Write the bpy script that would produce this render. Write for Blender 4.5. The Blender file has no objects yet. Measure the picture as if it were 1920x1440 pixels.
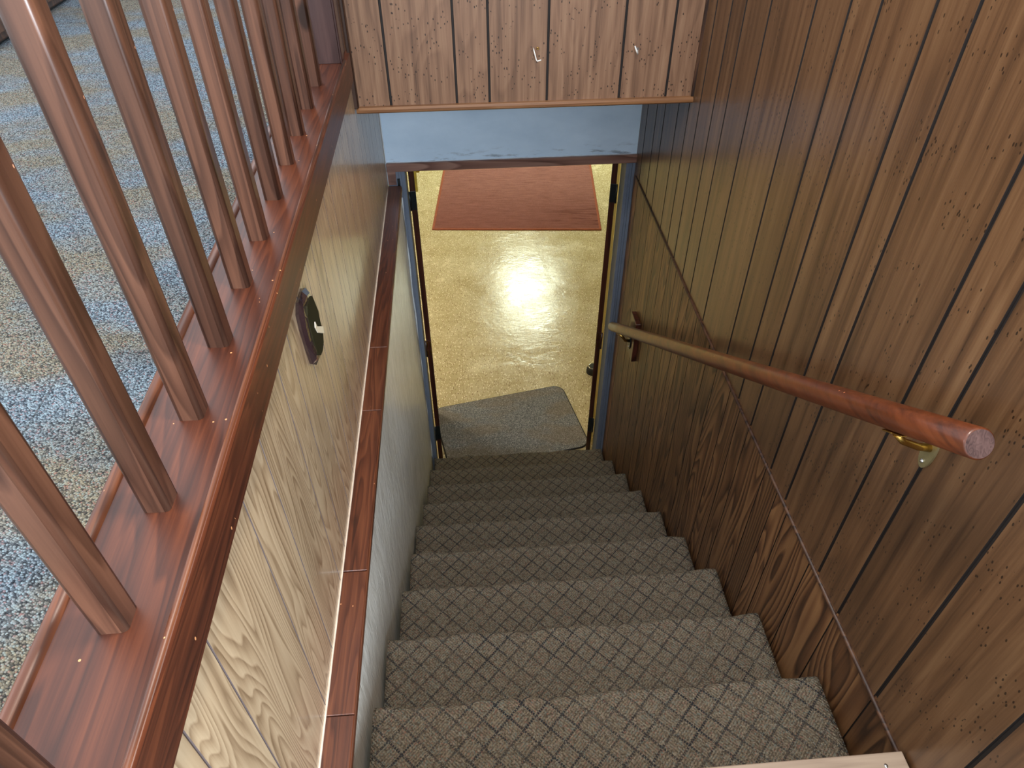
import bpy, bmesh, math, random
from mathutils import Vector, Matrix
random.seed(7)
C = bpy.context.scene.collection
PI = math.pi
RISE, RUN = 0.19266, 0.266562
FLOOR = -1.927          # lower room floor
UP = 0.60               # upper room floor
YD = 2.40               # plane of the doorway wall
XL = -0.053             # face of the left panelling

# ------------------------------------------------------------------ node helper
class NT:
    def __init__(s, name, rough=0.5, spec=0.5, coat=0.0, metal=0.0):
        s.m = bpy.data.materials.new(name); s.m.use_nodes = True
        s.t = s.m.node_tree; s.n = s.t.nodes; s.l = s.t.links
        s.b = s.n['Principled BSDF']
        s.set('Roughness', rough); s.set('Specular IOR Level', spec); s.set('Coat Weight', coat); s.set('Metallic', metal)
    def set(s, k, v):
        i = s.b.inputs[k]
        if hasattr(v, 'links') or isinstance(v, bpy.types.NodeSocket): s.l.new(v, i)
        else: i.default_value = v
    def node(s, ty, **kw):
        n = s.n.new(ty)
        for k, v in kw.items(): setattr(n, k, v)
        return n
    def plug(s, v, i):
        if isinstance(v, bpy.types.NodeSocket): s.l.new(v, i)
        elif v is not None: i.default_value = v
    def math(s, op, a, b=None, c=None, clamp=False):
        n = s.node('ShaderNodeMath', operation=op, use_clamp=clamp)
        s.plug(a, n.inputs[0]); s.plug(b, n.inputs[1]); s.plug(c, n.inputs[2]); return n.outputs[0]
    def coord(s, k='Object'): return s.node('ShaderNodeTexCoord').outputs[k]
    def mapping(s, v, scale=(1,1,1), loc=(0,0,0), rot=(0,0,0)):
        n = s.node('ShaderNodeMapping'); s.l.new(v, n.inputs[0])
        n.inputs['Scale'].default_value = scale; n.inputs['Location'].default_value = loc; n.inputs['Rotation'].default_value = rot
        return n.outputs[0]
    def sep(s, v):
        n = s.node('ShaderNodeSeparateXYZ'); s.l.new(v, n.inputs[0]); return n.outputs
    def comb(s, x=0, y=0, z=0):
        n = s.node('ShaderNodeCombineXYZ')
        for i, v in enumerate((x, y, z)): s.plug(v, n.inputs[i])
        return n.outputs[0]
    def noise(s, v, scale=5, detail=3, rough=0.5, dist=0.0):
        n = s.node('ShaderNodeTexNoise'); s.l.new(v, n.inputs['Vector'])
        n.inputs['Scale'].default_value = scale; n.inputs['Detail'].default_value = detail
        n.inputs['Roughness'].default_value = rough; n.inputs['Distortion'].default_value = dist
        return n.outputs['Fac']
    def vor(s, v, scale=5, out='Distance', feature='F1', rnd=1.0):
        n = s.node('ShaderNodeTexVoronoi', feature=feature); s.l.new(v, n.inputs['Vector'])
        n.inputs['Scale'].default_value = scale; n.inputs['Randomness'].default_value = rnd
        return n.outputs[out]
    def ramp(s, f, pts, interp='LINEAR'):
        n = s.node('ShaderNodeValToRGB'); s.l.new(f, n.inputs[0]); e = n.color_ramp.elements
        n.color_ramp.interpolation = interp
        while len(e) < len(pts): e.new(0.5)
        for i, (p, c) in enumerate(pts):
            e[i].position = p; e[i].color = (c[0], c[1], c[2], 1) if hasattr(c, '__len__') else (c, c, c, 1)
        return n.outputs[0]
    def mix(s, f, a, b, mode='MIX'):
        n = s.node('ShaderNodeMix', data_type='RGBA', blend_type=mode)
        s.plug(f, n.inputs[0])
        for v, i in ((a, n.inputs[6]), (b, n.inputs[7])):
            if isinstance(v, bpy.types.NodeSocket): s.l.new(v, i)
            else: i.default_value = (v[0], v[1], v[2], 1)
        return n.outputs[2]
    def attr(s, name):
        return s.node('ShaderNodeAttribute', attribute_name=name).outputs['Fac']
    def bump(s, h, strength=0.3, dist=0.002):
        n = s.node('ShaderNodeBump'); s.l.new(h, n.inputs['Height'])
        n.inputs['Strength'].default_value = strength; n.inputs['Distance'].default_value = dist
        s.l.new(n.outputs[0], s.b.inputs['Normal'])
    def rng(s, v, a, b, c=0.0, d=1.0):
        n = s.node('ShaderNodeMapRange', clamp=True); s.l.new(v, n.inputs[0])
        for i, x in enumerate((a, b, c, d)): n.inputs[i+1].default_value = x
        return n.outputs[0]

def srgb(r, g, b):
    f = lambda c: (c/255/12.92) if c/255 <= 0.04045 else ((c/255+0.055)/1.055)**2.4
    return (f(r), f(g), f(b))

def plain(name, col, rough=0.5, metal=0.0, spec=0.5, coat=0.0, var=0.12, scale=40):
    m = NT(name, rough, spec, coat, metal)
    f = m.noise(m.coord(), scale, 4, 0.6)
    d = tuple(max(0, c*(1-var)) for c in col); l = tuple(min(1, c*(1+var)) for c in col)
    m.set('Base Color', m.ramp(f, [(0.3, d), (0.7, l)]))
    m.bump(f, 0.15, 0.001)
    return m.m

def wood(name, dark, mid, light, along='Z', rings=9, cath=0.5, freqA=5.0, freqL=0.7, rough=0.35, coat=0.0,
         specks=0.0, smudge=0.0, plankvar=0.25, fibre=0.35, knots=0.0, spec=0.5, wear=None, coatr=0.2, lines=0.25):
    m = NT(name, rough, spec, coat)
    m.set('Coat Roughness', coatr)
    x, y, z = m.sep(m.coord())[:3]
    A, B, L = {'Z': (x, y, z), 'Y': (x, z, y), 'X': (y, z, x)}[along]
    pk = m.attr('plank'); off = m.math('MULTIPLY', pk, 37.0)
    A2 = m.math('ADD', A, off)
    v = m.comb(m.math('MULTIPLY', A2, freqA), m.math('MULTIPLY', B, freqA), m.math('MULTIPLY', m.math('ADD', L, off), freqL))
    n1 = m.noise(v, 1.0, 2, 0.45)
    # contour rings of a stretched noise field read as cathedral grain
    r = m.math('FRACT', m.math('MULTIPLY', n1, rings*2.0))
    ring = m.ramp(r, [(0.0, 0.0), (0.55, 0.75), (0.85, 1.0), (1.0, 0.05)])
    fv = m.comb(m.math('MULTIPLY', A2, 260), m.math('MULTIPLY', B, 260), m.math('MULTIPLY', L, 7))
    fib = m.noise(fv, 1.0, 4, 0.65)
    sv = m.comb(m.math('MULTIPLY', A2, 48), m.math('MULTIPLY', B, 48), m.math('MULTIPLY', L, 1.5))
    streak = m.noise(sv, 1.0, 3, 0.55)
    t = m.math('ADD', m.math('MULTIPLY', ring, cath), m.math('MULTIPLY', fib, fibre))
    t = m.math('ADD', t, m.math('MULTIPLY', streak, 1.0-cath*0.6))
    tot = cath + fibre + 1.0 - cath*0.6
    t = m.math('DIVIDE', t, tot)
    col = m.ramp(m.rng(t, 0.3, 0.72), [(0.0, dark), (0.5, mid), (1.0, light)])
    pv = m.math('ADD', m.math('MULTIPLY', pk, plankvar), 1.0-plankvar/2)
    col = m.mix(1.0, col, m.comb(pv, pv, pv), 'MULTIPLY')
    if specks:
        s1 = m.vor(m.comb(m.math('MULTIPLY', A2, 120), m.math('MULTIPLY', B, 120), m.math('MULTIPLY', L, 62)), 1.0)
        s2 = m.noise(m.coord(), 14, 2)
        k = m.math('MULTIPLY', m.math('LESS_THAN', s1, 0.20), m.math('GREATER_THAN', s2, 0.52))
        col = m.mix(m.math('MULTIPLY', k, specks), col, tuple(c*0.18 for c in dark))
    if smudge:
        sm = m.noise(m.comb(m.math('MULTIPLY', A2, 3.2), m.math('MULTIPLY', B, 3.2), m.math('MULTIPLY', L, 1.6)), 1.0, 2, 0.5)
        k = m.rng(sm, 0.52, 0.72)
        col = m.mix(m.math('MULTIPLY', k, smudge), col, tuple(c*0.5 for c in dark))
    if knots:
        kd = m.vor(m.comb(m.math('MULTIPLY', A2, 9), m.math('MULTIPLY', B, 9), m.math('MULTIPLY', L, 4.2)), 1.0)
        col = m.mix(m.math('MULTIPLY', m.rng(kd, 0.16, 0.10), knots), col, tuple(c*0.35 for c in dark))
    if wear:
        w = m.vor(m.mapping(m.coord(), (1,1,0.6)), 55)
        w2 = m.noise(m.coord(), 9, 2)
        k = m.math('MULTIPLY', m.math('LESS_THAN', w, 0.085), m.math('GREATER_THAN', w2, 0.57))
        col = m.mix(k, col, wear)
    m.set('Base Color', col)
    m.bump(fib, 0.12, 0.001)
    return m.m

M = {}
M['panel_left'] = wood('light oak print panelling', srgb(134,108,80), srgb(180,154,122), srgb(204,180,146), rings=15, cath=0.42,
                       freqA=8.5, freqL=1.0, rough=0.3, plankvar=0.14, fibre=0.4, specks=0.0, coat=0.25, coatr=0.12)
M['panel_right'] = wood('walnut print panelling', srgb(58,38,23), srgb(97,68,44), srgb(119,89,61), rings=5, cath=0.12,
                        freqA=5, freqL=0.7, rough=0.34, specks=0.8, smudge=0.35, plankvar=0.14, fibre=0.45, coat=0.2, coatr=0.18)
M['panel_low'] = wood('brown oak print panelling', srgb(56,34,20), srgb(102,68,42), srgb(134,98,64), rings=12, cath=0.55,
                      freqA=6.0, freqL=0.8, rough=0.42, plankvar=0.4, fibre=0.3, knots=0.0, smudge=0.25)
M['panel_far'] = wood('pale walnut print panelling', srgb(80,57,42), srgb(128,96,74), srgb(154,123,97), rings=5, cath=0.12,
                      freqA=6, freqL=1.6, rough=0.42, specks=0.95, plankvar=0.12, fibre=0.5, knots=0.0)
M['groove'] = plain('dark panel groove', srgb(24,17,15), 0.7)
M['groove_left'] = plain('grey brown panel groove', srgb(92,80,78), 0.5)
rd, rm, rl = srgb(44,19,11), srgb(78,38,22), srgb(108,57,33)
M['red_y'] = wood('red brown stained board', rd, rm, rl, along='Y', rings=7, cath=0.25, freqA=16, freqL=1.2, rough=0.42, coat=0.1, coatr=0.3,
                  plankvar=0.1, wear=srgb(214,150,100), fibre=0.5)
M['red_z'] = wood('red brown stained baluster', srgb(50,30,21), srgb(78,50,37), srgb(102,68,51), along='Z', rings=6, cath=0.3, freqA=14, freqL=1.0, rough=0.32,
                  coat=0.3, coatr=0.22, plankvar=0.35, wear=srgb(206,150,116), knots=0.8)
M['red_edge'] = wood('worn orange brown moulding edge', srgb(58,30,18), srgb(92,50,30), srgb(118,70,44), along='Y', rings=5, cath=0.3, freqA=16, freqL=1, rough=0.4, plankvar=0.05, wear=srgb(224,170,116))
M['ledge'] = wood('rough sawn brown ledge board', srgb(50,23,14), srgb(88,45,27), srgb(118,68,42), along='Y', rings=6, cath=0.3, freqA=20, freqL=1.5, rough=0.34,
                  coat=0.4, coatr=0.2, plankvar=0.1, wear=srgb(190,130,90), knots=0.9, fibre=0.6)
M['dark_trim'] = wood('dark stained trim', srgb(34,18,10), srgb(62,38,24), srgb(88,58,38), along='Z', rough=0.5, coat=0.05, plankvar=0.05)
M['mauve'] = wood('purple brown stained post', srgb(44,28,26), srgb(62,42,40), srgb(78,56,52), along='Z', rings=4, cath=0.2, rough=0.35, coat=0.4, plankvar=0.05)
M['header_wood'] = wood('brown header trim', srgb(90,60,50), srgb(124,90,78), srgb(146,112,98), along='X', rough=0.35, coat=0.4, plankvar=0.05)
M['oak_trim'] = wood('orange oak moulding', srgb(84,52,30), srgb(126,86,54), srgb(156,116,78), along='X', rings=4, cath=0.2, freqA=30, rough=0.35, plankvar=0.05, fibre=0.6)
M['strip'] = wood('pale wood nosing strip', srgb(108,90,76), srgb(150,130,112), srgb(170,150,130), along='X', rings=4, cath=0.2, freqA=20, rough=0.5, plankvar=0.05)
M['rail'] = wood('cherry stained handrail', srgb(56,24,10), srgb(92,44,20), srgb(112,58,30), along='Y', rings=4, cath=0.15, freqA=12, freqL=0.6, rough=0.34, coat=0.2, coatr=0.2, plankvar=0.05, wear=srgb(200,120,76), fibre=0.5)
M['rail_end'] = wood('grey brown end grain', srgb(58,38,35), srgb(88,64,60), srgb(106,80,75), along='Z', rings=6, cath=0.3, freqA=60, freqL=20, rough=0.6, plankvar=0.05)
M['door_edge'] = wood('dark cherry door edge', srgb(30,12,8), srgb(56,26,18), srgb(84,44,30), along='Z', rings=4, cath=0.2, freqA=10, rough=0.3, coat=0.3, plankvar=0.05)
M['yellow'] = plain('yellow painted door face', srgb(206,176,70), 0.4)
M['yellow_dark'] = plain('ochre door pull', srgb(170,128,30), 0.4)
M['block'] = wood('red brown bracket block', srgb(44,20,13), srgb(70,34,24), srgb(88,46,34), along='Z', rough=0.35, coat=0.3, plankvar=0.05)
M['brass'] = plain('brass', srgb(196,160,84), 0.25, 1.0, var=0.1)
M['dull'] = plain('dull brass plate', srgb(170,160,120), 0.35, 0.8, var=0.1)
M['blackmetal'] = plain('dark hinge metal', srgb(34,40,42), 0.35, 0.5, var=0.1)
M['screw'] = plain('silver screw', srgb(190,190,190), 0.25, 1.0)
M['hook'] = plain('white painted wire', srgb(225,225,220), 0.35)
M['jamb'] = plain('slate blue door frame paint', srgb(104,114,130), 0.35, var=0.06)
M['caulk'] = plain('cream caulk line', srgb(222,204,184), 0.5)
M['caulk_w'] = plain('white paint edge', srgb(200,208,215), 0.5)
M['rubber'] = plain('black rubber', srgb(24,24,24), 0.6)

# painted plaster, rough glossy
def plaster():
    m = NT('white gloss painted rough plaster', 0.22, 0.5)
    v = m.mapping(m.coord(), (1, 1, 0.35))
    a = m.noise(v, 26, 5, 0.6, 0.4); b = m.noise(v, 5, 2); c = m.vor(m.mapping(m.coord(), (1,1,0.16)), 60)
    m.set('Base Color', m.ramp(m.math('ADD', m.math('MULTIPLY', a, 0.6), m.math('MULTIPLY', b, 0.4)), [(0.3, srgb(214,211,200)), (0.7, srgb(236,235,228))]))
    h = m.math('ADD', a, m.math('MULTIPLY', m.rng(c, 0.0, 0.25), 0.35))
    m.bump(h, 0.7, 0.006); return m.m
M['plaster'] = plaster()
def bluepaint():
    m = NT('pale blue grey paint', 0.4, 0.5)
    a = m.noise(m.mapping(m.coord(), (1, 1, 2)), 4, 4, 0.6); b = m.noise(m.coord(), 60, 3)
    z = m.sep(m.coord())[2]
    col = m.ramp(a, [(0.3, srgb(184,207,228)), (0.7, srgb(202,223,242))])
    scuff = m.math('MULTIPLY', m.rng(z, 0.13, 0.075), m.rng(m.noise(m.mapping(m.coord(), (3,1,14)), 3, 4, 0.7), 0.55, 0.66))
    col = m.mix(m.math('MULTIPLY', scuff, 0.7), col, srgb(92,98,106))
    m.set('Base Color', col); m.bump(b, 0.25, 0.002); return m.m
M['blue'] = bluepaint()
M['white_ceiling'] = plain('off white ceiling', srgb(200,196,180), 0.8, var=0.03)
M['cream_wall'] = plain('yellow cream wall paint', srgb(222,208,140), 0.6, var=0.03)

def carpet_steps():
    m = NT('taupe stair carpet with woven diamond lattice', 0.95, 0.15)
    uv = m.coord('UV')
    r = m.mapping(uv, (1, 1, 1), rot=(0, 0, math.radians(45)))
    x, y = m.sep(r)[:2]
    P = 0.040
    fx = m.math('FRACT', m.math('DIVIDE', x, P)); fy = m.math('FRACT', m.math('DIVIDE', y, P))
    ix = m.math('FLOOR', m.math('DIVIDE', x, P)); iy = m.math('FLOOR', m.math('DIVIDE', y, P))
    chk = m.math('MODULO', m.math('ADD', m.math('ADD', ix, iy), 1000.0), 2.0)
    p = 0.0056
    ax = m.math('ABSOLUTE', m.math('SINE', m.math('MULTIPLY', x, PI/p))); ay = m.math('ABSOLUTE', m.math('SINE', m.math('MULTIPLY', y, PI/p)))
    n = m.node('ShaderNodeMix', data_type='FLOAT'); m.l.new(chk, n.inputs[0]); m.l.new(ax, n.inputs[2]); m.l.new(ay, n.inputs[3])
    rib = n.outputs[0]
    vcol = m.vor(uv, 340, 'Color'); vd = m.vor(uv, 340, 'Distance')
    cs = m.sep(vcol)
    base = m.ramp(cs[0], [(0.0, srgb(84,74,62)), (0.35, srgb(116,104,88)), (0.6, srgb(138,126,106)), (0.8, srgb(112,118,110)), (1.0, srgb(136,102,86))], 'LINEAR')
    lx = m.math('LESS_THAN', fx, 0.12); ly = m.math('LESS_THAN', fy, 0.12)
    line = m.math('MAXIMUM', lx, ly)
    # dotted yarn along the lattice
    dots = m.math('MAXIMUM', m.math('MULTIPLY', lx, m.math('GREATER_THAN', ay, 0.45)), m.math('MULTIPLY', ly, m.math('GREATER_THAN', ax, 0.45)))
    big = m.rng(m.noise(uv, 9, 2), 0.35, 0.65)
    col = m.mix(m.math('MULTIPLY', m.math('SUBTRACT', 1.0, rib), 0.55), base, srgb(66,62,56))
    col = m.mix(m.math('MULTIPLY', m.math('MULTIPLY', line, dots), m.math('ADD', 0.55, m.math('MULTIPLY', big, 0.35))), col, srgb(30,35,44))
    col = m.mix(m.math('MULTIPLY', m.math('GREATER_THAN', cs[1], 0.93), 0.3), col, srgb(176,166,148))
    m.set('Base Color', col)
    h = m.math('SUBTRACT', m.math('MULTIPLY', rib, 0.5), m.math('ADD', m.math('MULTIPLY', line, 0.5), vd))
    m.bump(h, 0.6, 0.004); return m.m
M['carpet'] = carpet_steps()

def carpet_upper():
    m = NT('blue grey and tan loop carpet tile', 0.95, 0.15)
    v = m.coord(); q = m.mapping(v, (1, 1, 1), rot=(0, 0, math.radians(28)))
    st = m.mapping(q, (290, 400, 1))
    vcol = m.vor(st, 1.0, 'Color', rnd=0.75); vd = m.vor(st, 1.0, 'Distance', rnd=0.75); cs = m.sep(vcol)
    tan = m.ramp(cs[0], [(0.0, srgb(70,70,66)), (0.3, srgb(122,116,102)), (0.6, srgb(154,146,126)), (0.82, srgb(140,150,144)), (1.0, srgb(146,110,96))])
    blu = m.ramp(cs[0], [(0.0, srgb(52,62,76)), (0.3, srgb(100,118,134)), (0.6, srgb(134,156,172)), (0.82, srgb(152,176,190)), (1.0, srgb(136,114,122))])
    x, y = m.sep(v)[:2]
    # broad blue patches: reflected daylight mixed into the carpet colour through noise
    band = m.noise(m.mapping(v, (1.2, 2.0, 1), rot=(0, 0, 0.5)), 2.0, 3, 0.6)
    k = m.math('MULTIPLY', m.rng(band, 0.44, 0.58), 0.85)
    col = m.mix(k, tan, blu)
    ty = m.math('FRACT', m.math('DIVIDE', m.math('SUBTRACT', y, 0.527), 0.5)); tx = m.math('FRACT', m.math('DIVIDE', m.math('ADD', x, 0.9), 0.5))
    seam = m.math('MAXIMUM', m.math('LESS_THAN', ty, 0.006), m.math('LESS_THAN', tx, 0.006))
    deep = m.rng(vd, 0.48, 0.72)
    col = m.mix(m.math('MULTIPLY', deep, 0.8), col, srgb(34,36,40))
    col = m.mix(m.math('MULTIPLY', seam, 0.5), col, srgb(60,60,60))
    m.set('Base Color', col)
    m.bump(m.math('SUBTRACT', 1.0, vd), 0.8, 0.004); return m.m
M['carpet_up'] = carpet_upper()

def vct():
    m = NT('waxed cream vinyl tile', 0.16, 0.5, 0.0)
    v = m.coord(); x, y = m.sep(v)[:2]
    f1 = m.noise(v, 6, 3); f2 = m.noise(v, 120, 2)
    base = m.ramp(f1, [(0.3, srgb(184,169,134)), (0.7, srgb(200,187,154))])
    T = 0.2445
    def cell(s, o): return m.math('FRACT', m.math('DIVIDE', m.math('SUBTRACT', s, o), T))
    tx, ty = cell(x, -0.058), cell(y, 6.227)
    ln = m.math('MAXIMUM', m.math('LESS_THAN', tx, 0.012), m.math('LESS_THAN', ty, 0.014))
    # chips: short dashes lying in every direction
    col = base
    for i, (rot, c, th) in enumerate(((0.3, srgb(104,72,42), 0.19), (1.2, srgb(252,246,226), 0.20), (2.3, srgb(112,82,50), 0.18), (2.9, srgb(250,244,220), 0.19))):
        q = m.mapping(v, (85, 30, 1), rot=(0, 0, rot), loc=(i*7.3, i*3.1, 0))
        d = m.vor(q, 1.0)
        col = m.mix(m.math('MULTIPLY', m.math('LESS_THAN', d, th), 0.75), col, c)
    col = m.mix(m.math('MULTIPLY', ln, 0.35), col, srgb(140,112,70))
    m.set('Base Color', col)
    w = m.noise(v, 3.0, 3, 0.55, 0.6)
    w2 = m.noise(v, 34, 3, 0.6, 0.5)
    w3 = m.noise(m.mapping(v, (1, 2.2, 1)), 11, 3, 0.55, 1.2)
    h = m.math('ADD', m.math('MULTIPLY', w, 1.0), m.math('ADD', m.math('MULTIPLY', w2, 0.08), m.math('MULTIPLY', w3, 0.22)))
    m.bump(m.math('SUBTRACT', h, m.math('MULTIPLY', ln, 0.02)), 0.5, 0.012)
    m.set('Roughness', m.rng(f1, 0.3, 0.7, 0.17, 0.28)); return m.m
M['vct'] = vct()

def rug():
    m = NT('brick red ribbed rug', 0.95, 0.1)
    v = m.coord(); x, y = m.sep(v)[:2]
    rib = m.math('SINE', m.math('MULTIPLY', y, 2*PI/0.011))
    n = m.noise(m.mapping(v, (6, 60, 1)), 1.0, 4, 0.7); s = m.noise(v, 160, 2)
    col = m.ramp(m.math('ADD', m.math('MULTIPLY', n, 0.6), m.math('MULTIPLY', s, 0.4)), [(0.35, srgb(118,76,72)), (0.6, srgb(150,104,98))])
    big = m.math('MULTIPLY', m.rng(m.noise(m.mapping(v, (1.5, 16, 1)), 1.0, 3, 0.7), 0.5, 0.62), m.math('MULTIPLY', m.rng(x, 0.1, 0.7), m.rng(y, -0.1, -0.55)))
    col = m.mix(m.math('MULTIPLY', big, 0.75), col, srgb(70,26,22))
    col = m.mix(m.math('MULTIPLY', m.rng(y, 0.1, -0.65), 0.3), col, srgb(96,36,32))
    m.set('Base Color', col); m.bump(m.math('ADD', m.math('MULTIPLY', rib, 0.3), s), 0.5, 0.003); return m.m
M['rug'] = rug()
M['rug_edge'] = plain('rust orange rug binding', srgb(150,88,70), 0.9, spec=0.1)
def matm():
    m = NT('grey speckled entrance mat', 0.95, 0.1)
    v = m.coord(); c = m.sep(m.vor(v, 330, 'Color'))[0]
    col = m.ramp(c, [(0.0, srgb(72,74,78)), (0.5, srgb(118,120,124)), (0.85, srgb(144,145,148)), (1.0, srgb(190,190,190))])
    w = m.rng(m.noise(m.mapping(v, (1.2, 3, 1)), 2.5, 3), 0.45, 0.6)
    col = m.mix(m.math('MULTIPLY', w, 0.35), col, srgb(132,112,84))
    m.set('Base Color', col); m.bump(c, 0.5, 0.004); return m.m
M['mat'] = matm()
def gloss(name, col, r=0.12):
    m = NT(name, r, 0.7, 0.6); m.set('Base Color', (*col, 1)); m.bump(m.noise(m.coord(), 45, 3), 0.4, 0.004); return m.m
M['ornament_rim'] = gloss('glossy dark glass rim', srgb(48,34,36), 0.06)
M['ornament_face'] = plain('dark olive face', srgb(40,38,20), 0.7, spec=0.15)
M['ivory'] = gloss('ivory white inlay', srgb(240,228,206), 0.3)
def emit(name, col, st):
    m = NT(name, 0.5); m.set('Base Color', (*col, 1)); m.set('Emission Color', (*col, 1)); m.set('Emission Strength', st); return m.m

# ------------------------------------------------------------------ mesh helpers
def obj(name, bm, mats, parent=None, smooth=False, plank=None):
    me = bpy.data.meshes.new(name)
    bmesh.ops.recalc_face_normals(bm, faces=bm.faces)
    bm.to_mesh(me); bm.free()
    if not isinstance(mats, (list, tuple)): mats = [mats]
    for m_ in mats: me.materials.append(m_)
    a = me.attributes.get('plank') or me.attributes.new('plank', 'FLOAT', 'FACE')
    if plank is not None:
        for d in a.data: d.value = plank
    if smooth:
        for p in me.polygons: p.use_smooth = True
    o = bpy.data.objects.new(name, me); C.objects.link(o)
    if parent: o.parent = parent; o.matrix_parent_inverse = Matrix.Translation(-Vector(parent.location)) if parent.rotation_euler.z == 0 else parent.matrix_basis.inverted()
    return o
def struct(o): o['kind'] = 'structure'; return o
def tag(o, label, cat, group=None):
    o['label'] = label; o['category'] = cat
    if group: o['group'] = group
    return o
def empty(name, loc, label, cat, group=None):
    o = bpy.data.objects.new(name, None); C.objects.link(o); o.location = loc; o.empty_display_size = 0.05
    return tag(o, label, cat, group)
def box(bm, a, b, bev=0.0, seg=2, mi=0):
    x0, y0, z0 = a; x1, y1, z1 = b
    vs = [bm.verts.new(p) for p in ((x0,y0,z0),(x1,y0,z0),(x1,y1,z0),(x0,y1,z0),(x0,y0,z1),(x1,y0,z1),(x1,y1,z1),(x0,y1,z1))]
    fs = [bm.faces.new([vs[i] for i in f]) for f in ((0,3,2,1),(4,5,6,7),(0,1,5,4),(1,2,6,5),(2,3,7,6),(3,0,4,7))]
    for f in fs: f.material_index = mi
    if bev:
        es = list({e for f in fs for e in f.edges})
        r = bmesh.ops.bevel(bm, geom=es, offset=bev, segments=seg, affect='EDGES', profile=0.5)
        for f in r['faces']: f.material_index = mi
    return vs
def mkbox(name, a, b, mat, parent=None, bev=0.0, seg=2, plank=0.5):
    bm = bmesh.new(); box(bm, a, b, bev, seg); return obj(name, bm, mat, parent, plank=plank)
def prism(bm, pts, d, mi=0):
    """pts: closed outline of 3D points; d: extrusion vector"""
    d = Vector(d); a = [bm.verts.new(p) for p in pts]; b = [bm.verts.new(Vector(p)+d) for p in pts]
    n = len(pts); fs = [bm.faces.new(a), bm.faces.new(b[::-1])]
    for i in range(n): fs.append(bm.faces.new((a[i], b[i], b[(i+1) % n], a[(i+1) % n])))
    for f in fs: f.material_index = mi
    return fs
def tube(bm, path, r, n=16, mi=0, cap=True):
    rings = []
    path = [Vector(p) for p in path]
    rr = r if hasattr(r, '__len__') else [r]*len(path)
    up0 = None
    for i, p in enumerate(path):
        t = (path[min(i+1, len(path)-1)] - path[max(i-1, 0)]).normalized()
        if up0 is None: up0 = t.orthogonal().normalized()
        u = (up0 - t*up0.dot(t)).normalized(); up0 = u; w = t.cross(u)
        rings.append([bm.verts.new(p + (u*math.cos(2*PI*k/n) + w*math.sin(2*PI*k/n))*rr[i]) for k in range(n)])
    for i in range(len(rings)-1):
        for k in range(n):
            f = bm.faces.new((rings[i][k], rings[i][(k+1) % n], rings[i+1][(k+1) % n], rings[i+1][k])); f.material_index = mi; f.smooth = True
    caps = []
    if cap:
        caps = [bm.faces.new(rings[0][::-1]), bm.faces.new(rings[-1])]
        for f in caps: f.material_index = mi
    return caps

def planked(name, axis, plane, out, u0, u1, z0, z1, grooves, mats, thick=0.05, gw=0.004, gd=0.003, seed=1):
    """a panelled wall sheet: planks and V-sunk grooves in one mesh. axis: the axis normal to the sheet ('x' or 'y');
    plane: its visible face; out: +1/-1 the side it faces; u: the horizontal axis along the sheet."""
    rnd = random.Random(seed)
    bm = bmesh.new(); lay = bm.faces.layers.float.new('plank')
    def P(u, d, z):
        return (plane - out*d, u, z) if axis == 'x' else (u, plane - out*d, z)
    gs = sorted(g for g in grooves if u0+0.01 < g < u1-0.01)
    edges = [u0]
    for g in gs: edges += [g-gw/2, g+gw/2]
    edges.append(u1)
    prof = []      # (u, depth)
    for i, e in enumerate(edges):
        if i == 0 or i == len(edges)-1: prof.append((e, 0.0, i))
        elif i % 2 == 1: prof += [(e, 0.0, i), (e+gw*0.15, gd, i)]
        else: prof += [(e-gw*0.15, gd, i), (e, 0.0, i)]
    bot = [bm.verts.new(P(u, d, z0)) for u, d, _ in prof]; top = [bm.verts.new(P(u, d, z1)) for u, d, _ in prof]
    pl = rnd.random()
    for i in range(len(prof)-1):
        f = bm.faces.new((bot[i], bot[i+1], top[i+1], top[i]))
        flat = prof[i][1] == 0 and prof[i+1][1] == 0
        f.material_index = 0 if flat else 1
        if flat: pl = rnd.random()
        f[lay] = pl
    # back and sides
    b = [bm.verts.new(P(u, thick, z)) for u, z in ((u0, z0), (u1, z0), (u1, z1), (u0, z1))]
    fs = [bm.faces.new(b)]
    fs.append(bm.faces.new([bot[0], top[0], b[3], b[0]])); fs.append(bm.faces.new([bot[-1], b[1], b[2], top[-1]]))
    fs.append(bm.faces.new(bot + [b[1], b[0]])); fs.append(bm.faces.new(top + [b[2], b[3]]))
    for f in fs: f[lay] = 0.5
    return obj(name, bm, mats)

# ------------------------------------------------------------------ the stairwell walls
gR = [-0.75,-0.6,-0.52,-0.42,-0.3,-0.2,-0.06,0.13,0.305,0.407,0.61,0.71,0.865,0.97,1.11,1.335,1.49,1.59,1.71,1.81,1.92,2.073,2.178,2.308]
struct(planked('wall_right', 'x', 1.0, -1, -1.2, YD, -0.016, 2.45, gR, [M['panel_right'], M['groove']], 0.06, 0.0085, 0.004, 3))
gl = [-0.6,-0.45,-0.3,-0.16,0.0,0.133,0.31,0.444,0.585,0.65,0.73,0.87,0.945,1.03,1.15,1.24,1.385,1.49,1.56,1.66,1.75,1.84,1.95,2.09,2.18,2.32]
struct(planked('wall_right_lower', 'x', 1.0, -1, -1.2, YD, FLOOR-0.05, -0.016, gl, [M['panel_low'], M['groove']], 0.06, 0.004, 0.002, 5))
bm = bmesh.new(); tube(bm, [(0.9985, -1.19, -0.02), (0.9985, 1.4, -0.024), (0.9985, 2.36, -0.014)], 0.0048, 10)
struct(obj('trim_1', bm, M['dark_trim'], plank=0.5))
gL = [-0.8,-0.65,-0.5,-0.4,-0.3,-0.1,0.0,0.2,0.315,0.475,0.565,0.68,0.79,0.87,0.95,1.08,1.18,1.32,1.44,1.54,1.65,1.78,1.87,1.96,2.08,2.2,2.31]
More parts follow.
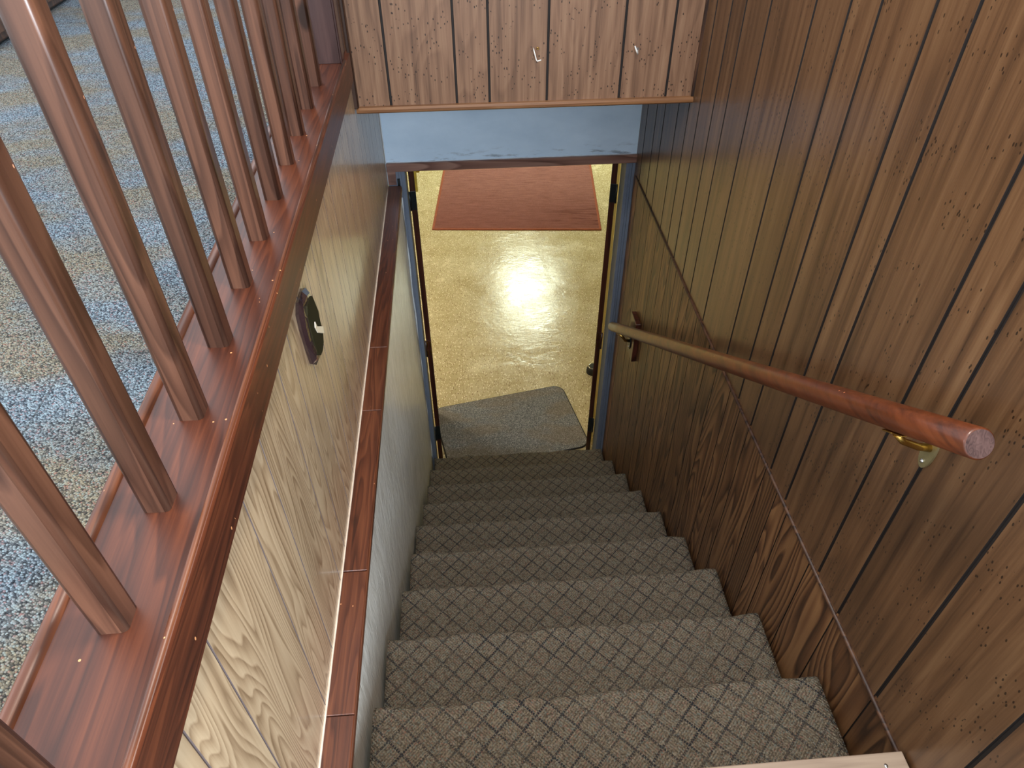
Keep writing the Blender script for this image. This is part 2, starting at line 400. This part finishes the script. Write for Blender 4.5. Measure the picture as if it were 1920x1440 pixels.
struct(planked('wall_left', 'x', XL, 1, -1.2, YD, -0.03, 0.69, gL, [M['panel_left'], M['groove_left']], 0.07, 0.0038, 0.0015, 11))
# white plaster foundation wall below the ledge
bm = bmesh.new()
ny, nz = 60, 40
def wx(y, z): return -0.002 + 0.004*math.sin(y*4.3+z*2.1) * math.cos(z*5.0) * min(1, (-0.03-z)*3) + 0.002*math.sin(y*17+z*9)*min(1, (-0.03-z)*5)
g = [[bm.verts.new((wx(-1.2+3.6*i/ny, FLOOR-0.05+(-0.038-FLOOR+0.05)*j/nz), -1.2+3.6*i/ny, FLOOR-0.05+(-0.038-FLOOR+0.05)*j/nz)) for j in range(nz+1)] for i in range(ny+1)]
for i in range(ny):
    for j in range(nz):
        f = bm.faces.new((g[i][j], g[i+1][j], g[i+1][j+1], g[i][j+1])); f.smooth = True
bk = [bm.verts.new(p) for p in ((-0.2,-1.2,FLOOR-0.05),(-0.2,YD,FLOOR-0.05),(-0.2,YD,-0.038),(-0.2,-1.2,-0.038))]
bm.faces.new(bk)
bm.faces.new([g[i][nz] for i in range(ny+1)] + [bk[2], bk[3]]); bm.faces.new([g[i][0] for i in range(ny+1)] + [bk[1], bk[0]])
bm.faces.new([g[0][j] for j in range(nz+1)] + [bk[3], bk[0]]); bm.faces.new([g[ny][j] for j in range(nz+1)] + [bk[2], bk[1]])
struct(obj('wall_left_lower', bm, M['plaster']))

# ledge board capping the plaster wall, with a cream caulk bead against the panelling
led = empty('wall_ledge', (-0.025, 0.6, -0.038), 'long narrow brown wooden ledge capping the white plaster wall along the stairs', 'ledge')
cuts = [-1.2, 0.18, 0.50, 1.02, 1.3, 2.385]
bm = bmesh.new(); lay = bm.faces.layers.float.new('plank')
for i in range(len(cuts)-1):
    n0 = len(bm.faces)
    box(bm, (XL+0.0005, cuts[i]+0.0008, -0.038), (0.0035, cuts[i+1]-0.0008, -0.026-0.0006*(i % 2)), 0.0015, 1)
    bm.faces.ensure_lookup_table()
    for f in bm.faces[n0:]: f[lay] = (i*0.37) % 1
obj('ledge_board', bm, M['ledge'], led)
mkbox('edge_lip', (0.0022, -1.2, -0.043), (0.0062, 2.375, -0.0275), M['red_edge'], led, 0.001, 1)['label'] = 'worn darker strip along the outer edge'
bm = bmesh.new()
pts = [(XL+0.001, -1.2 + 3.58*i/50, -0.0255) for i in range(51)]
tube(bm, pts, [0.0022+0.0007*random.random() for _ in pts], 8)
obj('caulk_bead', bm, M['caulk'], led)['label'] = 'cream caulk line'

# ------------------------------------------------------------------ staircase
stair = empty('staircase', (0.5, 0.0, FLOOR), 'straight flight of taupe lattice-carpeted stairs going down to the doorway', 'stairs')
def step_profile(k):
    yb, y1 = (k-1)*RUN-0.026, k*RUN; z = -k*RISE
    r = 0.016; pr = [(yb, z+0.001)]
    for i in range(1, 7): pr.append((yb + (y1-r-yb)*i/6, z - 0.0015*math.sin(PI*i/6)))
    for a in range(1, 9):
        t = PI/2 - a*(PI*0.92)/8
        pr.append((y1-r + r*math.cos(t), z-r + r*math.sin(t)))
    yf = y1-0.026
    pr.append((yf, z-2*r-0.004)); pr.append((yf, z-RISE*0.6)); pr.append((yf, z-RISE+0.001))
    return pr, yb
for k in range(1, 10):
    pr, yb = step_profile(k)
    bm = bmesh.new(); uvl = bm.loops.layers.uv.new('UVMap')
    acc = [0.0]
    for i in range(1, len(pr)): acc.append(acc[-1] + math.hypot(pr[i][0]-pr[i-1][0], pr[i][1]-pr[i-1][1]))
    NX = 44; rn = random.Random(k*3)
    xl, xr = 0.008 + 0.004*math.sin(k*2.2), 0.990
    cols = []
    for i in range(NX+1):
        x = xl + (xr-xl)*i/NX
        wob = 0.0022*math.sin(i*0.5+k*1.7) + 0.0012*math.sin(i*1.3+k)
        cols.append([bm.verts.new((x, p[0] + (wob if 6 < j < 16 else 0), p[1] + (wob*0.5 if 0 < j < 16 else 0))) for j, p in enumerate(pr)])
    for i in range(NX):
        for j in range(len(pr)-1):
            f = bm.faces.new((cols[i][j], cols[i][j+1], cols[i+1][j+1], cols[i+1][j])); f.smooth = True
            for lp, (ii, jj) in zip(f.loops, ((i, j), (i, j+1), (i+1, j+1), (i+1, j))):
                lp[uvl].uv = (cols[ii][jj].co.x + k*0.013, -acc[jj] - k*0.46)
    zb = -k*RISE-RISE+0.001
    for c in (cols[0], cols[-1]):
        v = bm.verts.new((c[0].co.x, yb, zb)); bm.faces.new(list(c)+[v])
    obj('carpeted_step', bm, M['carpet'], stair)
# small lint scraps on the top step
bm = bmesh.new(); prism(bm, [(0.885, 0.055, -RISE), (0.897, 0.052, -RISE), (0.892, 0.082, -RISE+0.003)], (0.001, 0, 0.004))
tag(obj('orange_scrap', bm, plain('orange plastic scrap', srgb(224,120,72), 0.5)), 'tiny orange scrap on the top carpeted step beside the pale nosing strip', 'scrap')

# landing behind the top step
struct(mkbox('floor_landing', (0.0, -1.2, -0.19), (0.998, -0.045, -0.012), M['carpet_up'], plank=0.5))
ns = empty('landing_nosing', (0.5, 0.0, -0.03), 'pale wooden nosing strip with a screw at the very top edge of the stairs', 'nosing strip')
bm = bmesh.new(); box(bm, (0.002, -0.044, -0.012), (0.995, 0.026, 0.002), 0.002, 2); box(bm, (0.002, 0.012, -0.19), (0.995, 0.026, -0.012), 0.001, 1)
obj('strip', bm, M['strip'], ns, plank=0.5)
bm = bmesh.new(); bmesh.ops.create_uvsphere(bm, u_segments=12, v_segments=6, radius=0.004, matrix=Matrix.Translation((0.955, 0.004, 0.0015)) @ Matrix.Diagonal((1,1,0.5,1)))
obj('screw', bm, M['screw'], ns, True)

# ------------------------------------------------------------------ upper facing wall and soffit
gu = [0.057, 0.259, 0.36, 0.537, 0.763, 0.911]
struct(planked('wall_upper', 'y', 1.79, -1, -0.046, 1.0, 0.527, 2.45, gu, [M['panel_far'], M['groove']], 0.05, 0.0075, 0.003, 21))
struct(mkbox('ceiling_soffit', (-0.05, 1.80, 0.515), (1.0, YD, 0.535), M['blue']))
bm = bmesh.new(); prism(bm, [(-0.049, 1.792, 0.511), (-0.049, 1.778, 0.511), (-0.049, 1.772, 0.516), (-0.049, 1.772, 0.523), (-0.049, 1.778, 0.529), (-0.049, 1.792, 0.529)], (1.047, 0, 0))
struct(obj('trim_2', bm, M['oak_trim'], plank=0.4))
bm = bmesh.new(); box(bm, (-0.056, 1.765, 0.53), (-0.040, 1.79, 2.45), 0.003, 1); box(bm, (-0.058, 1.735, 0.64), (-0.049, 1.766, 2.45), 0.001, 1)
struct(obj('trim_3', bm, M['dark_trim'], plank=0.5))
struct(mkbox('trim_4', (0.992, 1.782, 0.53), (1.0, 1.79, 2.45), M['dark_trim']))

# ------------------------------------------------------------------ doorway wall
bm = bmesh.new()
n = 40; rn = random.Random(5)
low = [(-0.052 + 1.060*i/n, 0.0685 + (0.003*rn.random() if i % 3 else 0) + (0.004 if i > 30 and rn.random() > 0.4 else 0)) for i in range(n+1)]
prism(bm, [(x, YD, z) for x, z in low] + [(1.008, YD, 0.53), (-0.052, YD, 0.53)], (0, 0.10, 0))
struct(obj('wall_far', bm, M['blue']))
struct(mkbox('trim_5', (-0.0500, YD-0.012, 0.034), (1.004, YD+0.10, 0.0705), M['header_wood'], bev=0.002, seg=1))
bm = bmesh.new(); tube(bm, [(-0.046+1.05*i/30, YD-0.001, 0.0715+0.001*math.sin(i*2.1)) for i in range(31)], 0.0022, 6)
struct(obj('trim_6', bm, M['caulk_w']))
struct(mkbox('trim_7', (-0.0500, YD-0.006, -0.026), (-0.016, YD+0.05, 0.034), M['header_wood'], bev=0.001, seg=1))
bm = bmesh.new(); tube(bm, [(-0.0505, YD-0.004, z) for z in (-0.026, 0.1, 0.3, 0.52)], 0.0025, 6)
struct(obj('trim_8', bm, M['caulk_w']))
# frame jambs (left and right), each with two stepped ribs
fr = empty('door_frame', (0.47, YD, FLOOR), 'slate blue painted frame with stepped jambs around the bottom doorway', 'door frame')
bm = bmesh.new()
box(bm, (-0.05, YD, FLOOR), (-0.004, YD+0.10, 0.034), 0.001, 1)
box(bm, (-0.006, YD+0.004, FLOOR), (0.006, YD+0.10, 0.034), 0.001, 1)
box(bm, (0.004, YD+0.012, FLOOR), (0.022, YD+0.10, 0.034), 0.002, 1)
obj('left_jamb', bm, M['jamb'], fr)
bm = bmesh.new()
tube(bm, [(-0.0025+0.002*math.sin(i*1.1), YD-0.002, FLOOR+0.18+1.66*i/30) for i in range(31)], 0.0032, 6)
obj('paint_edge', bm, M['caulk_w'], fr)['label'] = 'white paint line along the left jamb'
bm = bmesh.new()
box(bm, (0.988, YD, FLOOR), (1.01, YD+0.10, 0.034), 0.001, 1)
box(bm, (0.976, YD+0.010, FLOOR), (0.990, YD+0.10, 0.034), 0.001, 1)
box(bm, (0.962, YD+0.004, FLOOR), (0.978, YD+0.10, 0.034), 0.002, 1)
obj('right_jamb', bm, M['jamb'], fr)
mkbox('latch_socket', (-0.012, YD-0.004, -0.045), (-0.001, YD+0.002, 0.0), M['blackmetal'], fr, 0.001, 1)['label'] = 'dark notched metal piece at the top left'

def door(name, hx, hy, ang, face_dir, label, faces):
    """narrow leaf hinged at (hx, hy); ang = deviation from straight back, thickness grows in face_dir"""
    t = empty(name, (hx, hy, FLOOR), label, 'door')
    R = Matrix.Translation((hx, hy, 0)) @ Matrix.Rotation(-ang, 4, 'Z')
    def add(nm, a, b, mat, bev=0.0, par=t):
        bm = bmesh.new(); box(bm, a, b, bev, 2); bmesh.ops.transform(bm, matrix=R, verts=bm.verts); return obj(nm, bm, mat, par, plank=0.4)
    w, L_ = 0.024*face_dir, 0.45
    x0, x1 = min(0, w), max(0, w)
    add('panel', (x0, 0.003, FLOOR+0.02), (x1, L_, 0.02), faces)
    add('edge_band', (x0-0.0008, -0.0008, FLOOR+0.02), (x1+0.0008, 0.012, 0.0205), M['door_edge'], 0.001)['label'] = 'dark cherry brown edge facing the stairs'
    for z0, z1, mt in ((-0.205, -0.115, M['blackmetal']), (-1.06, -0.955, M['door_edge']), (-1.70, -1.59, M['blackmetal'])):
        h = add('hinge', (x0-0.001, -0.003, z0), (x1+0.001, 0.02, z1), mt, 0.0006)
        bm = bmesh.new(); kx = (x1+0.004) if face_dir > 0 and hx > 0.5 else (x0-0.004 if hx < 0.5 else x1+0.004)
        tube(bm, [(kx, -0.006, z0), (kx, -0.006, z1)], 0.005, 10); bmesh.ops.transform(bm, matrix=R, verts=bm.verts)
        if mt is M['door_edge']:
            for dz in (0.005, 0.06):
                for dx in (0.0, 0.017):
                    box_bm = (x0+dx, -0.005, z0+dz), (x0+dx+0.005, -0.002, z0+dz+0.036)
                    add('brass_leaf', *box_bm, M['brass'], 0.0, h)
            obj('knuckle', bm, M['door_edge'], h)
        else: obj('knuckle', bm, M['blackmetal'], h)
    return t, add
dl, addl = door('door_1', 0.027, 2.51, math.radians(-4.6), 1, 'narrow open door on the left with dark edge and yellow face', M['yellow'])
dl['kind'] = 'structure'
addl('door_pull', (0.024, 0.36, -0.30), (0.040, 0.385, 0.0), M['yellow'], 0.004)
addl('pull_end', (0.040, 0.36, -0.20), (0.056, 0.38, 0.0), M['yellow_dark'], 0.004)
dr, addr = door('door_2', 0.926, 2.51, math.radians(15), 1, 'narrow open door on the right swung past its frame', M['yellow'])
dr['kind'] = 'structure'

# lower-room side of the doorway wall
struct(mkbox('wall_door_left', (-2.6, YD+0.001, FLOOR), (-0.05, YD+0.10, 0.42), M['cream_wall']))
struct(mkbox('wall_door_right', (1.0102, YD+0.001, FLOOR), (3.2, YD+0.10, 0.42), M['cream_wall']))

# ------------------------------------------------------------------ lower room shell
struct(mkbox('floor', (-2.6, -1.2, FLOOR-0.1), (3.2, 9.6, FLOOR), M['vct']))
struct(mkbox('ceiling', (-2.6, YD+0.10, 0.42), (3.2, 9.6, 0.50), M['white_ceiling']))
struct(mkbox('wall_room_left', (-2.7, YD, FLOOR), (-2.6, 9.6, 0.42), M['cream_wall']))
struct(mkbox('wall_room_right', (3.2, YD, FLOOR), (3.3, 9.6, 0.42), M['cream_wall']))
struct(mkbox('wall_room_back', (-2.6, 9.6, FLOOR), (3.2, 9.7, 0.42), M['cream_wall']))

# rug
rg = empty('red_rug', (0.77, 6.05, FLOOR), 'brick red ribbed rug with orange bound edges lying on the cream floor', 'rug')
c1, c2 = Vector((-0.045, 5.375, 0)), Vector((1.495, 5.24, 0))
ux = (c2-c1).normalized(); uy = Vector((-ux.y, ux.x, 0)); Wd = (c2-c1).length; Ln = 1.55
def rect(bm, a0, a1, b0, b1, z0, z1, bev=0.0):
    m_ = Matrix(((ux.x, uy.x, 0, c1.x), (ux.y, uy.y, 0, c1.y), (0, 0, 1, 0), (0, 0, 0, 1)))
    vs = box(bm, (a0, b0, z0), (a1, b1, z1), bev, 2)
    return m_
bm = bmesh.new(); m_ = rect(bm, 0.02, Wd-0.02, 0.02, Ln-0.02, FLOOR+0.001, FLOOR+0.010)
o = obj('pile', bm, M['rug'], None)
o.data.transform(Matrix.Translation((-Wd/2, -Ln/2, 0))); o.matrix_world = m_ @ Matrix.Translation((Wd/2, Ln/2, 0))
mw = o.matrix_world.copy(); o.parent = rg; o.matrix_parent_inverse = Matrix.Translation(-Vector(rg.location)); o.matrix_basis = mw
bm = bmesh.new()
for r_ in ((0, 0.022, 0, Ln), (Wd-0.022, Wd, 0, Ln), (0.022, Wd-0.022, 0, 0.022), (0.022, Wd-0.022, Ln-0.022, Ln)):
    rect(bm, r_[0], r_[1], r_[2], r_[3], FLOOR+0.0005, FLOOR+0.012, 0.003)
bmesh.ops.transform(bm, matrix=m_, verts=bm.verts)
obj('binding', bm, M['rug_edge'], rg)['label'] = 'orange bound edge'

# grey mat turned askew at the foot of the stairs
mt = empty('door_mat', (0.45, 2.85, FLOOR), 'grey speckled mat with rounded corners lying askew at the foot of the stairs', 'mat')
def roundrect(w, h, r, n=8):
    out = []
    for cx, cy, a0 in ((w/2-r, h/2-r, 0), (-w/2+r, h/2-r, 90), (-w/2+r, -h/2+r, 180), (w/2-r, -h/2+r, 270)):
        for i in range(n+1):
            a = math.radians(a0+90*i/n); out.append((cx+r*math.cos(a), cy+r*math.sin(a)))
    return out
ang = math.radians(11); mw_, mh_ = 0.90, 0.60
tr = Vector((0.862, 3.180, 0))
cx = tr.x - (mw_/2*math.cos(ang) - mh_/2*math.sin(ang)); cy = tr.y - (mw_/2*math.sin(ang) + mh_/2*math.cos(ang))
R_ = Matrix.Translation((cx, cy, 0)) @ Matrix.Rotation(ang, 4, 'Z')
bm = bmesh.new(); prism(bm, [R_ @ Vector((x, y, FLOOR+0.0005)) for x, y in roundrect(mw_, mh_, 0.07)], (0, 0, 0.004)); obj('rubber_border', bm, M['rubber'], mt)
bm = bmesh.new(); prism(bm, [R_ @ Vector((x, y, FLOOR+0.0042)) for x, y in roundrect(mw_-0.016, mh_-0.016, 0.063)], (0, 0, 0.006)); obj('pile', bm, M['mat'], mt)

# dark round doorstop on the floor beyond the right leaf
ds = empty('doorstop', (1.10, 3.30, FLOOR), 'small round black doorstop on the floor behind the right door edge', 'doorstop')
bm = bmesh.new()
prof = [(0.0, 0.0), (0.045, 0.0), (0.045, 0.02), (0.038, 0.045), (0.025, 0.055), (0.0, 0.056)]
rings = [[bm.verts.new((1.10+r*math.cos(2*PI*k/24), 3.30+r*math.sin(2*PI*k/24), FLOOR+z)) for k in range(24)] for r, z in prof[1:-1]]
for a, b in zip(rings, rings[1:]):
    for k in range(24): bm.faces.new((a[k], a[(k+1) % 24], b[(k+1) % 24], b[k])).smooth = True
bm.faces.new(rings[0]); bm.faces.new(rings[-1]); obj('dome', bm, M['rubber'], ds)
bm = bmesh.new(); tube(bm, [(1.10+0.03*math.cos(2*PI*k/20), 3.30+0.03*math.sin(2*PI*k/20), FLOOR+0.051) for k in range(21)], 0.004, 8, cap=False)
obj('metal_ring', bm, M['screw'], ds)

# ------------------------------------------------------------------ upper room floor and furniture at the far left
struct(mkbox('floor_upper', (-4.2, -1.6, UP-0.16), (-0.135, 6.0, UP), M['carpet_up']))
cab = empty('dark_cabinet', (-1.6, 3.0, UP), 'dark brown wooden cabinet on the carpet beyond the railing, at the top left', 'cabinet')
mkbox('carcass', (-2.1, 2.2, UP+0.012), (-1.27, 3.4, UP+0.75), M['dark_trim'], cab, 0.006)
mkbox('plinth', (-2.08, 2.22, UP), (-1.29, 3.38, UP+0.014), M['blackmetal'], cab)
for i in range(2):
    d = mkbox('cabinet_door', (-1.272, 2.22+0.59*i, UP+0.04), (-1.256, 2.78+0.59*i, UP+0.72), M['dark_trim'], cab, 0.003)
    bm = bmesh.new(); tube(bm, [(-1.255, 2.72+0.17*i, UP+0.42), (-1.235, 2.72+0.17*i, UP+0.42)], 0.01, 12); obj('knob', bm, M['brass'], d)

# ------------------------------------------------------------------ railing
rail = empty('stair_railing', (-0.105, 0.7, 0.66), 'red-brown wooden railing of square balusters on a wide base board beside the stairs', 'railing')
ZS = 0.708
mkbox('base_board', (-0.166, -1.2, ZS-0.035), (-0.0462, 1.735, ZS), M['red_y'], rail, 0.002, 2, plank=0.3)
bm = bmesh.new(); tube(bm, [(-0.162, -1.2, ZS-0.0035), (-0.162, 1.735, ZS-0.0035)], 0.0095, 14)
obj('quarter_round', bm, M['red_edge'], rail, plank=0.2)['label'] = 'lighter worn strip along the carpet side'
bm = bmesh.new()
prism(bm, [(-0.0455, -1.2, ZS-0.070), (-0.034, -1.2, ZS-0.070), (-0.034, -1.2, ZS+0.004), (-0.036, -1.2, ZS+0.0075), (-0.040, -1.2, ZS+0.009), (-0.0435, -1.2, ZS+0.008), (-0.0455, -1.2, ZS+0.005)], (0, 2.83, 0))
# clipped far corner
prism(bm, [(-0.0455, 1.63, ZS-0.070), (-0.034, 1.63, ZS-0.070), (-0.034, 1.63, ZS+0.004), (-0.0455, 1.63, ZS+0.005)], (0, 0.07, -0.0))
fas = obj('fascia', bm, M['red_y'], rail, plank=0.65)
bm = bmesh.new(); tube(bm, [(-0.0405, -1.2, ZS+0.0062), (-0.0405, 1.622, ZS+0.0062)], 0.0042, 8)
obj('top_bead', bm, M['red_edge'], rail, plank=0.5)['label'] = 'worn orange bead along the stair side'
sp = 0.1515; y0 = -0.066
def baluster():
    bm = bmesh.new(); s = 0.0158
    vs = box(bm, (-s, -s, 0), (s, s, 0.86), 0)
    es = [e for e in bm.edges if abs(e.verts[0].co.z - e.verts[1].co.z) > 0.5]
    bmesh.ops.bevel(bm, geom=es, offset=0.0062, segments=4, affect='EDGES', profile=0.5)
    for f in bm.faces: f.smooth = abs(f.normal.x) > 0.01 and abs(f.normal.y) > 0.01
    return bm
ys = [-0.051+0.0155, 0.096+0.0155, 0.243+0.0155, 0.3915+0.0155, 0.5415+0.0155, 0.688+0.0155, 0.838+0.0155, 0.991+0.0155, 1.14+0.0155, 1.296+0.0155, 1.45+0.0155]
for i, y in enumerate([-0.35, -0.20] + ys):
    o = obj('baluster', baluster(), M['red_z'], None, plank=(0.15 + i*0.377) % 1)
    o.location = (-0.0985, y, ZS-0.001); o.rotation_euler.z = random.uniform(-0.03, 0.03)
    o.parent = rail; o.matrix_parent_inverse = Matrix.Translation(-Vector(rail.location))
mkbox('top_rail', (-0.135, -1.2, ZS+0.855), (-0.06, 1.735, ZS+0.90), M['red_y'], rail, 0.008, 3)
mkbox('newel_post', (-0.135, 1.622, ZS-0.001), (-0.050, 1.735, ZS+1.2), M['mauve'], rail, 0.002, 1)['label'] = 'flat purple brown post at the far end'
bm = bmesh.new(); box(bm, (-0.0495, 1.615, ZS), (-0.0435, 1.66, ZS+1.2), 0.002, 1)
obj('corner_bead', bm, M['mauve'], rail)

# ------------------------------------------------------------------ handrail on the right wall
hr = empty('handrail', (0.925, 1.15, 0.0), 'round cherry-stained handrail sloping down the right wall on two metal brackets', 'handrail')
p0, p1 = Vector((0.925, 0.165, 0.660)), Vector((0.925, 2.185, -0.674)); dv = (p1-p0).normalized()
bm = bmesh.new(); R0 = 0.0225
path = [p0, p0+dv*0.0025] + [p0.lerp(p1, t/12) for t in range(1, 12)] + [p1-dv*0.006, p1]
rads = [R0-0.0025, R0] + [R0]*11 + [R0, R0-0.005]
caps = tube(bm, path, rads, 32)
caps[0].material_index = 1
obj('rail', bm, [M['rail'], M['rail_end']], hr, plank=0.5)
def bracket(y, z, wallx, platemat, label):
    # z: rail centre height at y ; plate lower on the wall
    bk = obj('bracket', (lambda b: (prism(b, [(wallx-0.0005, y+0.016*math.cos(a)+0.0, z-0.075+0.040*math.sin(a)) for a in [2*PI*k/20 for k in range(20)]], (-0.004, 0, 0)), b)[1])(bmesh.new()), platemat, hr)
    bk['label'] = label
    bm = bmesh.new()
    ry = 0.925
    tube(bm, [(wallx-0.004, y, z-0.070), (wallx-0.025, y, z-0.066), (ry+0.018, y, z-0.050), (ry, y, z-0.030)], [0.0075, 0.0065, 0.006, 0.006], 12)
    obj('arm', bm, M['brass'], bk)
    bm = bmesh.new(); d = dv
    for s in (-1, 1):
        a = Vector((ry, y, z-0.0225)); box(bm, (-0.009, 0.0 if s > 0 else -0.026, -0.003), (0.009, 0.026 if s > 0 else 0.0, 0.0), 0.001, 1)
    rot = Matrix.Rotation(math.atan2(dv.z, dv.y), 4, 'X')
    bmesh.ops.transform(bm, matrix=Matrix.Translation((ry, y, z-0.0275)) @ rot, verts=bm.verts)
    obj('saddle', bm, M['brass'], bk)
    for dz in (-0.026, 0.026):
        bm = bmesh.new(); bmesh.ops.create_uvsphere(bm, u_segments=10, v_segments=6, radius=0.004, matrix=Matrix.Translation((wallx-0.005, y, z-0.075+dz)))
        obj('screw', bm, M['screw'], bk, True)
def rz(y): return p0.z + (y-p0.y)*(p1.z-p0.z)/(p1.y-p0.y)
bracket(0.305, rz(0.305), 1.0, M['dull'], 'brass bracket with dull oval wall plate')
blk = mkbox('mounting_block', (0.978, 1.985, rz(2.03)-0.155), (0.9995, 2.085, rz(2.03)+0.055), M['block'], hr, 0.002, 1)
blk['label'] = 'red-brown wooden block behind the lower bracket'
bracket(2.04, rz(2.04), 0.978, M['blackmetal'], 'dark bracket on the wooden block')

# ------------------------------------------------------------------ small things on the walls
hk = empty('cup_hook', (0.503, 1.79, 0.675), 'bent white wire hook with a small brass eyelet on the pale panelling, left of two', 'hook', None)
bm = bmesh.new(); tube(bm, [(0.493, 1.7915, 0.684), (0.493, 1.770, 0.683), (0.495, 1.766, 0.676), (0.500, 1.764, 0.658), (0.503, 1.762, 0.655), (0.514, 1.760, 0.659)], 0.0017, 8); obj('wire', bm, M['hook'], hk)
bm = bmesh.new(); tube(bm, [(0.506+0.003*math.cos(2*PI*k/14), 1.7875, 0.683+0.003*math.sin(2*PI*k/14)) for k in range(15)], 0.0013, 6, cap=False); obj('eyelet', bm, M['brass'], hk)
hk = empty('cup_hook', (0.80, 1.79, 0.675), 'bent white wire hook alone on the pale panelling, right of two', 'hook', None)
bm = bmesh.new(); tube(bm, [(0.793, 1.768, 0.688), (0.799, 1.763, 0.674), (0.804, 1.770, 0.664), (0.808, 1.7915, 0.674)], 0.0021, 8); obj('wire', bm, M['hook'], hk)
bm = bmesh.new(); tube(bm, [(0.8055, 1.7915, 0.6745), (0.8065, 1.783, 0.6755)], 0.0035, 10); obj('screw_plate', bm, M['screw'], hk)

# dark glossy ornament on the left panelling
orn = empty('wall_ornament', (XL, 0.70, 0.505), 'small dark glossy leaf-shaped ornament with a white streak on the light panelling', 'ornament')
OL = [(0.730,0.578),(0.700,0.590),(0.662,0.592),(0.644,0.578),(0.641,0.55),(0.645,0.507),(0.654,0.454),(0.679,0.431),(0.71,0.424),(0.738,0.430),(0.758,0.455),(0.752,0.487),(0.757,0.514),(0.739,0.558)]
cyo = sum(p[0] for p in OL)/len(OL); czo = sum(p[1] for p in OL)/len(OL)
bm = bmesh.new()
lv = []
for sc, xx in ((1.0, XL+0.0002), (1.02, XL+0.006), (0.88, XL+0.013), (0.68, XL+0.014)):
    lv.append([bm.verts.new((xx + (0.0015*math.sin(i*2.4) if sc < 1 else 0), cyo+(p[0]-cyo)*sc, czo+(p[1]-czo)*sc)) for i, p in enumerate(OL)])
nO = len(OL)
for a, b in zip(lv, lv[1:]):
    for i in range(nO): bm.faces.new((a[i], a[(i+1) % nO], b[(i+1) % nO], b[i]))
bm.faces.new(lv[0]); bm.faces.new(lv[-1])
obj('rim', bm, M['ornament_rim'], orn)
bm = bmesh.new(); prism(bm, [(XL+0.0125, cyo+(p[0]-cyo)*0.74+0.006, czo+(p[1]-czo)*0.80-0.003) for p in OL], (0.0035, 0, 0)); obj('face', bm, M['ornament_face'], orn)
bm = bmesh.new()
WS = [(0.700,0.520),(0.708,0.503),(0.752,0.470),(0.748,0.455),(0.702,0.492),(0.692,0.512)]
prism(bm, [(XL+0.0155, y, z) for y, z in WS], (0.002, 0, 0)); obj('inlay', bm, M['ivory'], orn)['label'] = 'ivory white streak'

# ------------------------------------------------------------------ lights
def area(name, loc, target, size, size_y, power, col, shape='RECTANGLE'):
    l = bpy.data.lights.new(name, 'AREA'); l.shape = shape; l.size = size; l.size_y = size_y; l.energy = power; l.color = col
    o = bpy.data.objects.new(name, l); C.objects.link(o); o.location = loc
    o.rotation_euler = (Vector(target)-Vector(loc)).to_track_quat('-Z', 'Y').to_euler(); return o
# fluorescent panel on the lower ceiling (its reflection is the bright spot on the waxed floor)
fx = empty('ceiling_light_panel', (1.05, 7.6, 0.36), 'rectangular fluorescent ceiling panel in the lower room', 'light')
mkbox('frame', (0.72, 7.02, 0.375), (1.38, 8.22, 0.42), M['white_ceiling'], fx)
mkbox('diffuser', (0.75, 7.05, 0.365), (1.35, 8.19, 0.376), emit('fluorescent diffuser', (0.89, 1.0, 0.80), 24), fx)
fx = empty('ceiling_light_panel', (-1.7, 4.25, 0.36), 'second fluorescent ceiling panel nearer the doorway', 'light')
mkbox('frame', (-2.03, 3.67, 0.375), (-1.37, 4.87, 0.42), M['white_ceiling'], fx)
mkbox('diffuser', (-2.00, 3.70, 0.365), (-1.40, 4.84, 0.376), emit('warm diffuser', (1.0, 0.90, 0.70), 16), fx)
# ceiling lamp over the stairwell and daylight from windows to the left
area('stair_lamp', (0.40, 0.12, 2.35), (0.40, 0.13, 0), 0.16, 0.16, 15, (1.0, 0.92, 0.80))
area('fill_daylight', (1.5, -2.7, 1.75), (-0.05, 1.3, -0.4), 1.3, 1.3, 165, (0.80, 0.90, 1.0))  # added unseen source behind right, placed to brighten the left wall
area('side_daylight', (-3.8, -0.6, 2.2), (-0.6, 1.6, 0.6), 1.2, 1.4, 30, (0.80, 0.89, 1.0))
w = bpy.data.worlds.new('World'); bpy.context.scene.world = w; w.use_nodes = True
w.node_tree.nodes['Background'].inputs[0].default_value = (0.90, 0.94, 1.0, 1); w.node_tree.nodes['Background'].inputs[1].default_value = 1.3

# ------------------------------------------------------------------ camera
cam = bpy.data.cameras.new('camera'); co = bpy.data.objects.new('camera', cam); C.objects.link(co)
cx_, cy_, cz_, pitch, yaw, roll, fpx = 0.26525, -0.431298, 1.34543, -0.729819, 0.0710265, -0.0064993, 1331.73
cp, sn = math.cos(pitch), math.sin(pitch)
f = Vector((math.sin(yaw)*cp, math.cos(yaw)*cp, sn)); rt = Vector((math.cos(yaw), -math.sin(yaw), 0)); u = rt.cross(f)
c_, s_ = math.cos(roll), math.sin(roll)
a = rt*c_ + u*s_; b = u*c_ - rt*s_
co.matrix_world = Matrix(((a.x, b.x, -f.x, cx_), (a.y, b.y, -f.y, cy_), (a.z, b.z, -f.z, cz_), (0, 0, 0, 1)))
cam.sensor_width = 36; cam.sensor_fit = 'HORIZONTAL'; cam.lens = fpx/1920*36; cam.clip_start = 0.02
sc = bpy.context.scene; sc.camera = co
sc.view_settings.view_transform = 'Standard'; sc.view_settings.look = 'None'; sc.view_settings.exposure = 0.72; sc.view_settings.gamma = 1.0
sc.view_settings.use_curve_mapping = False
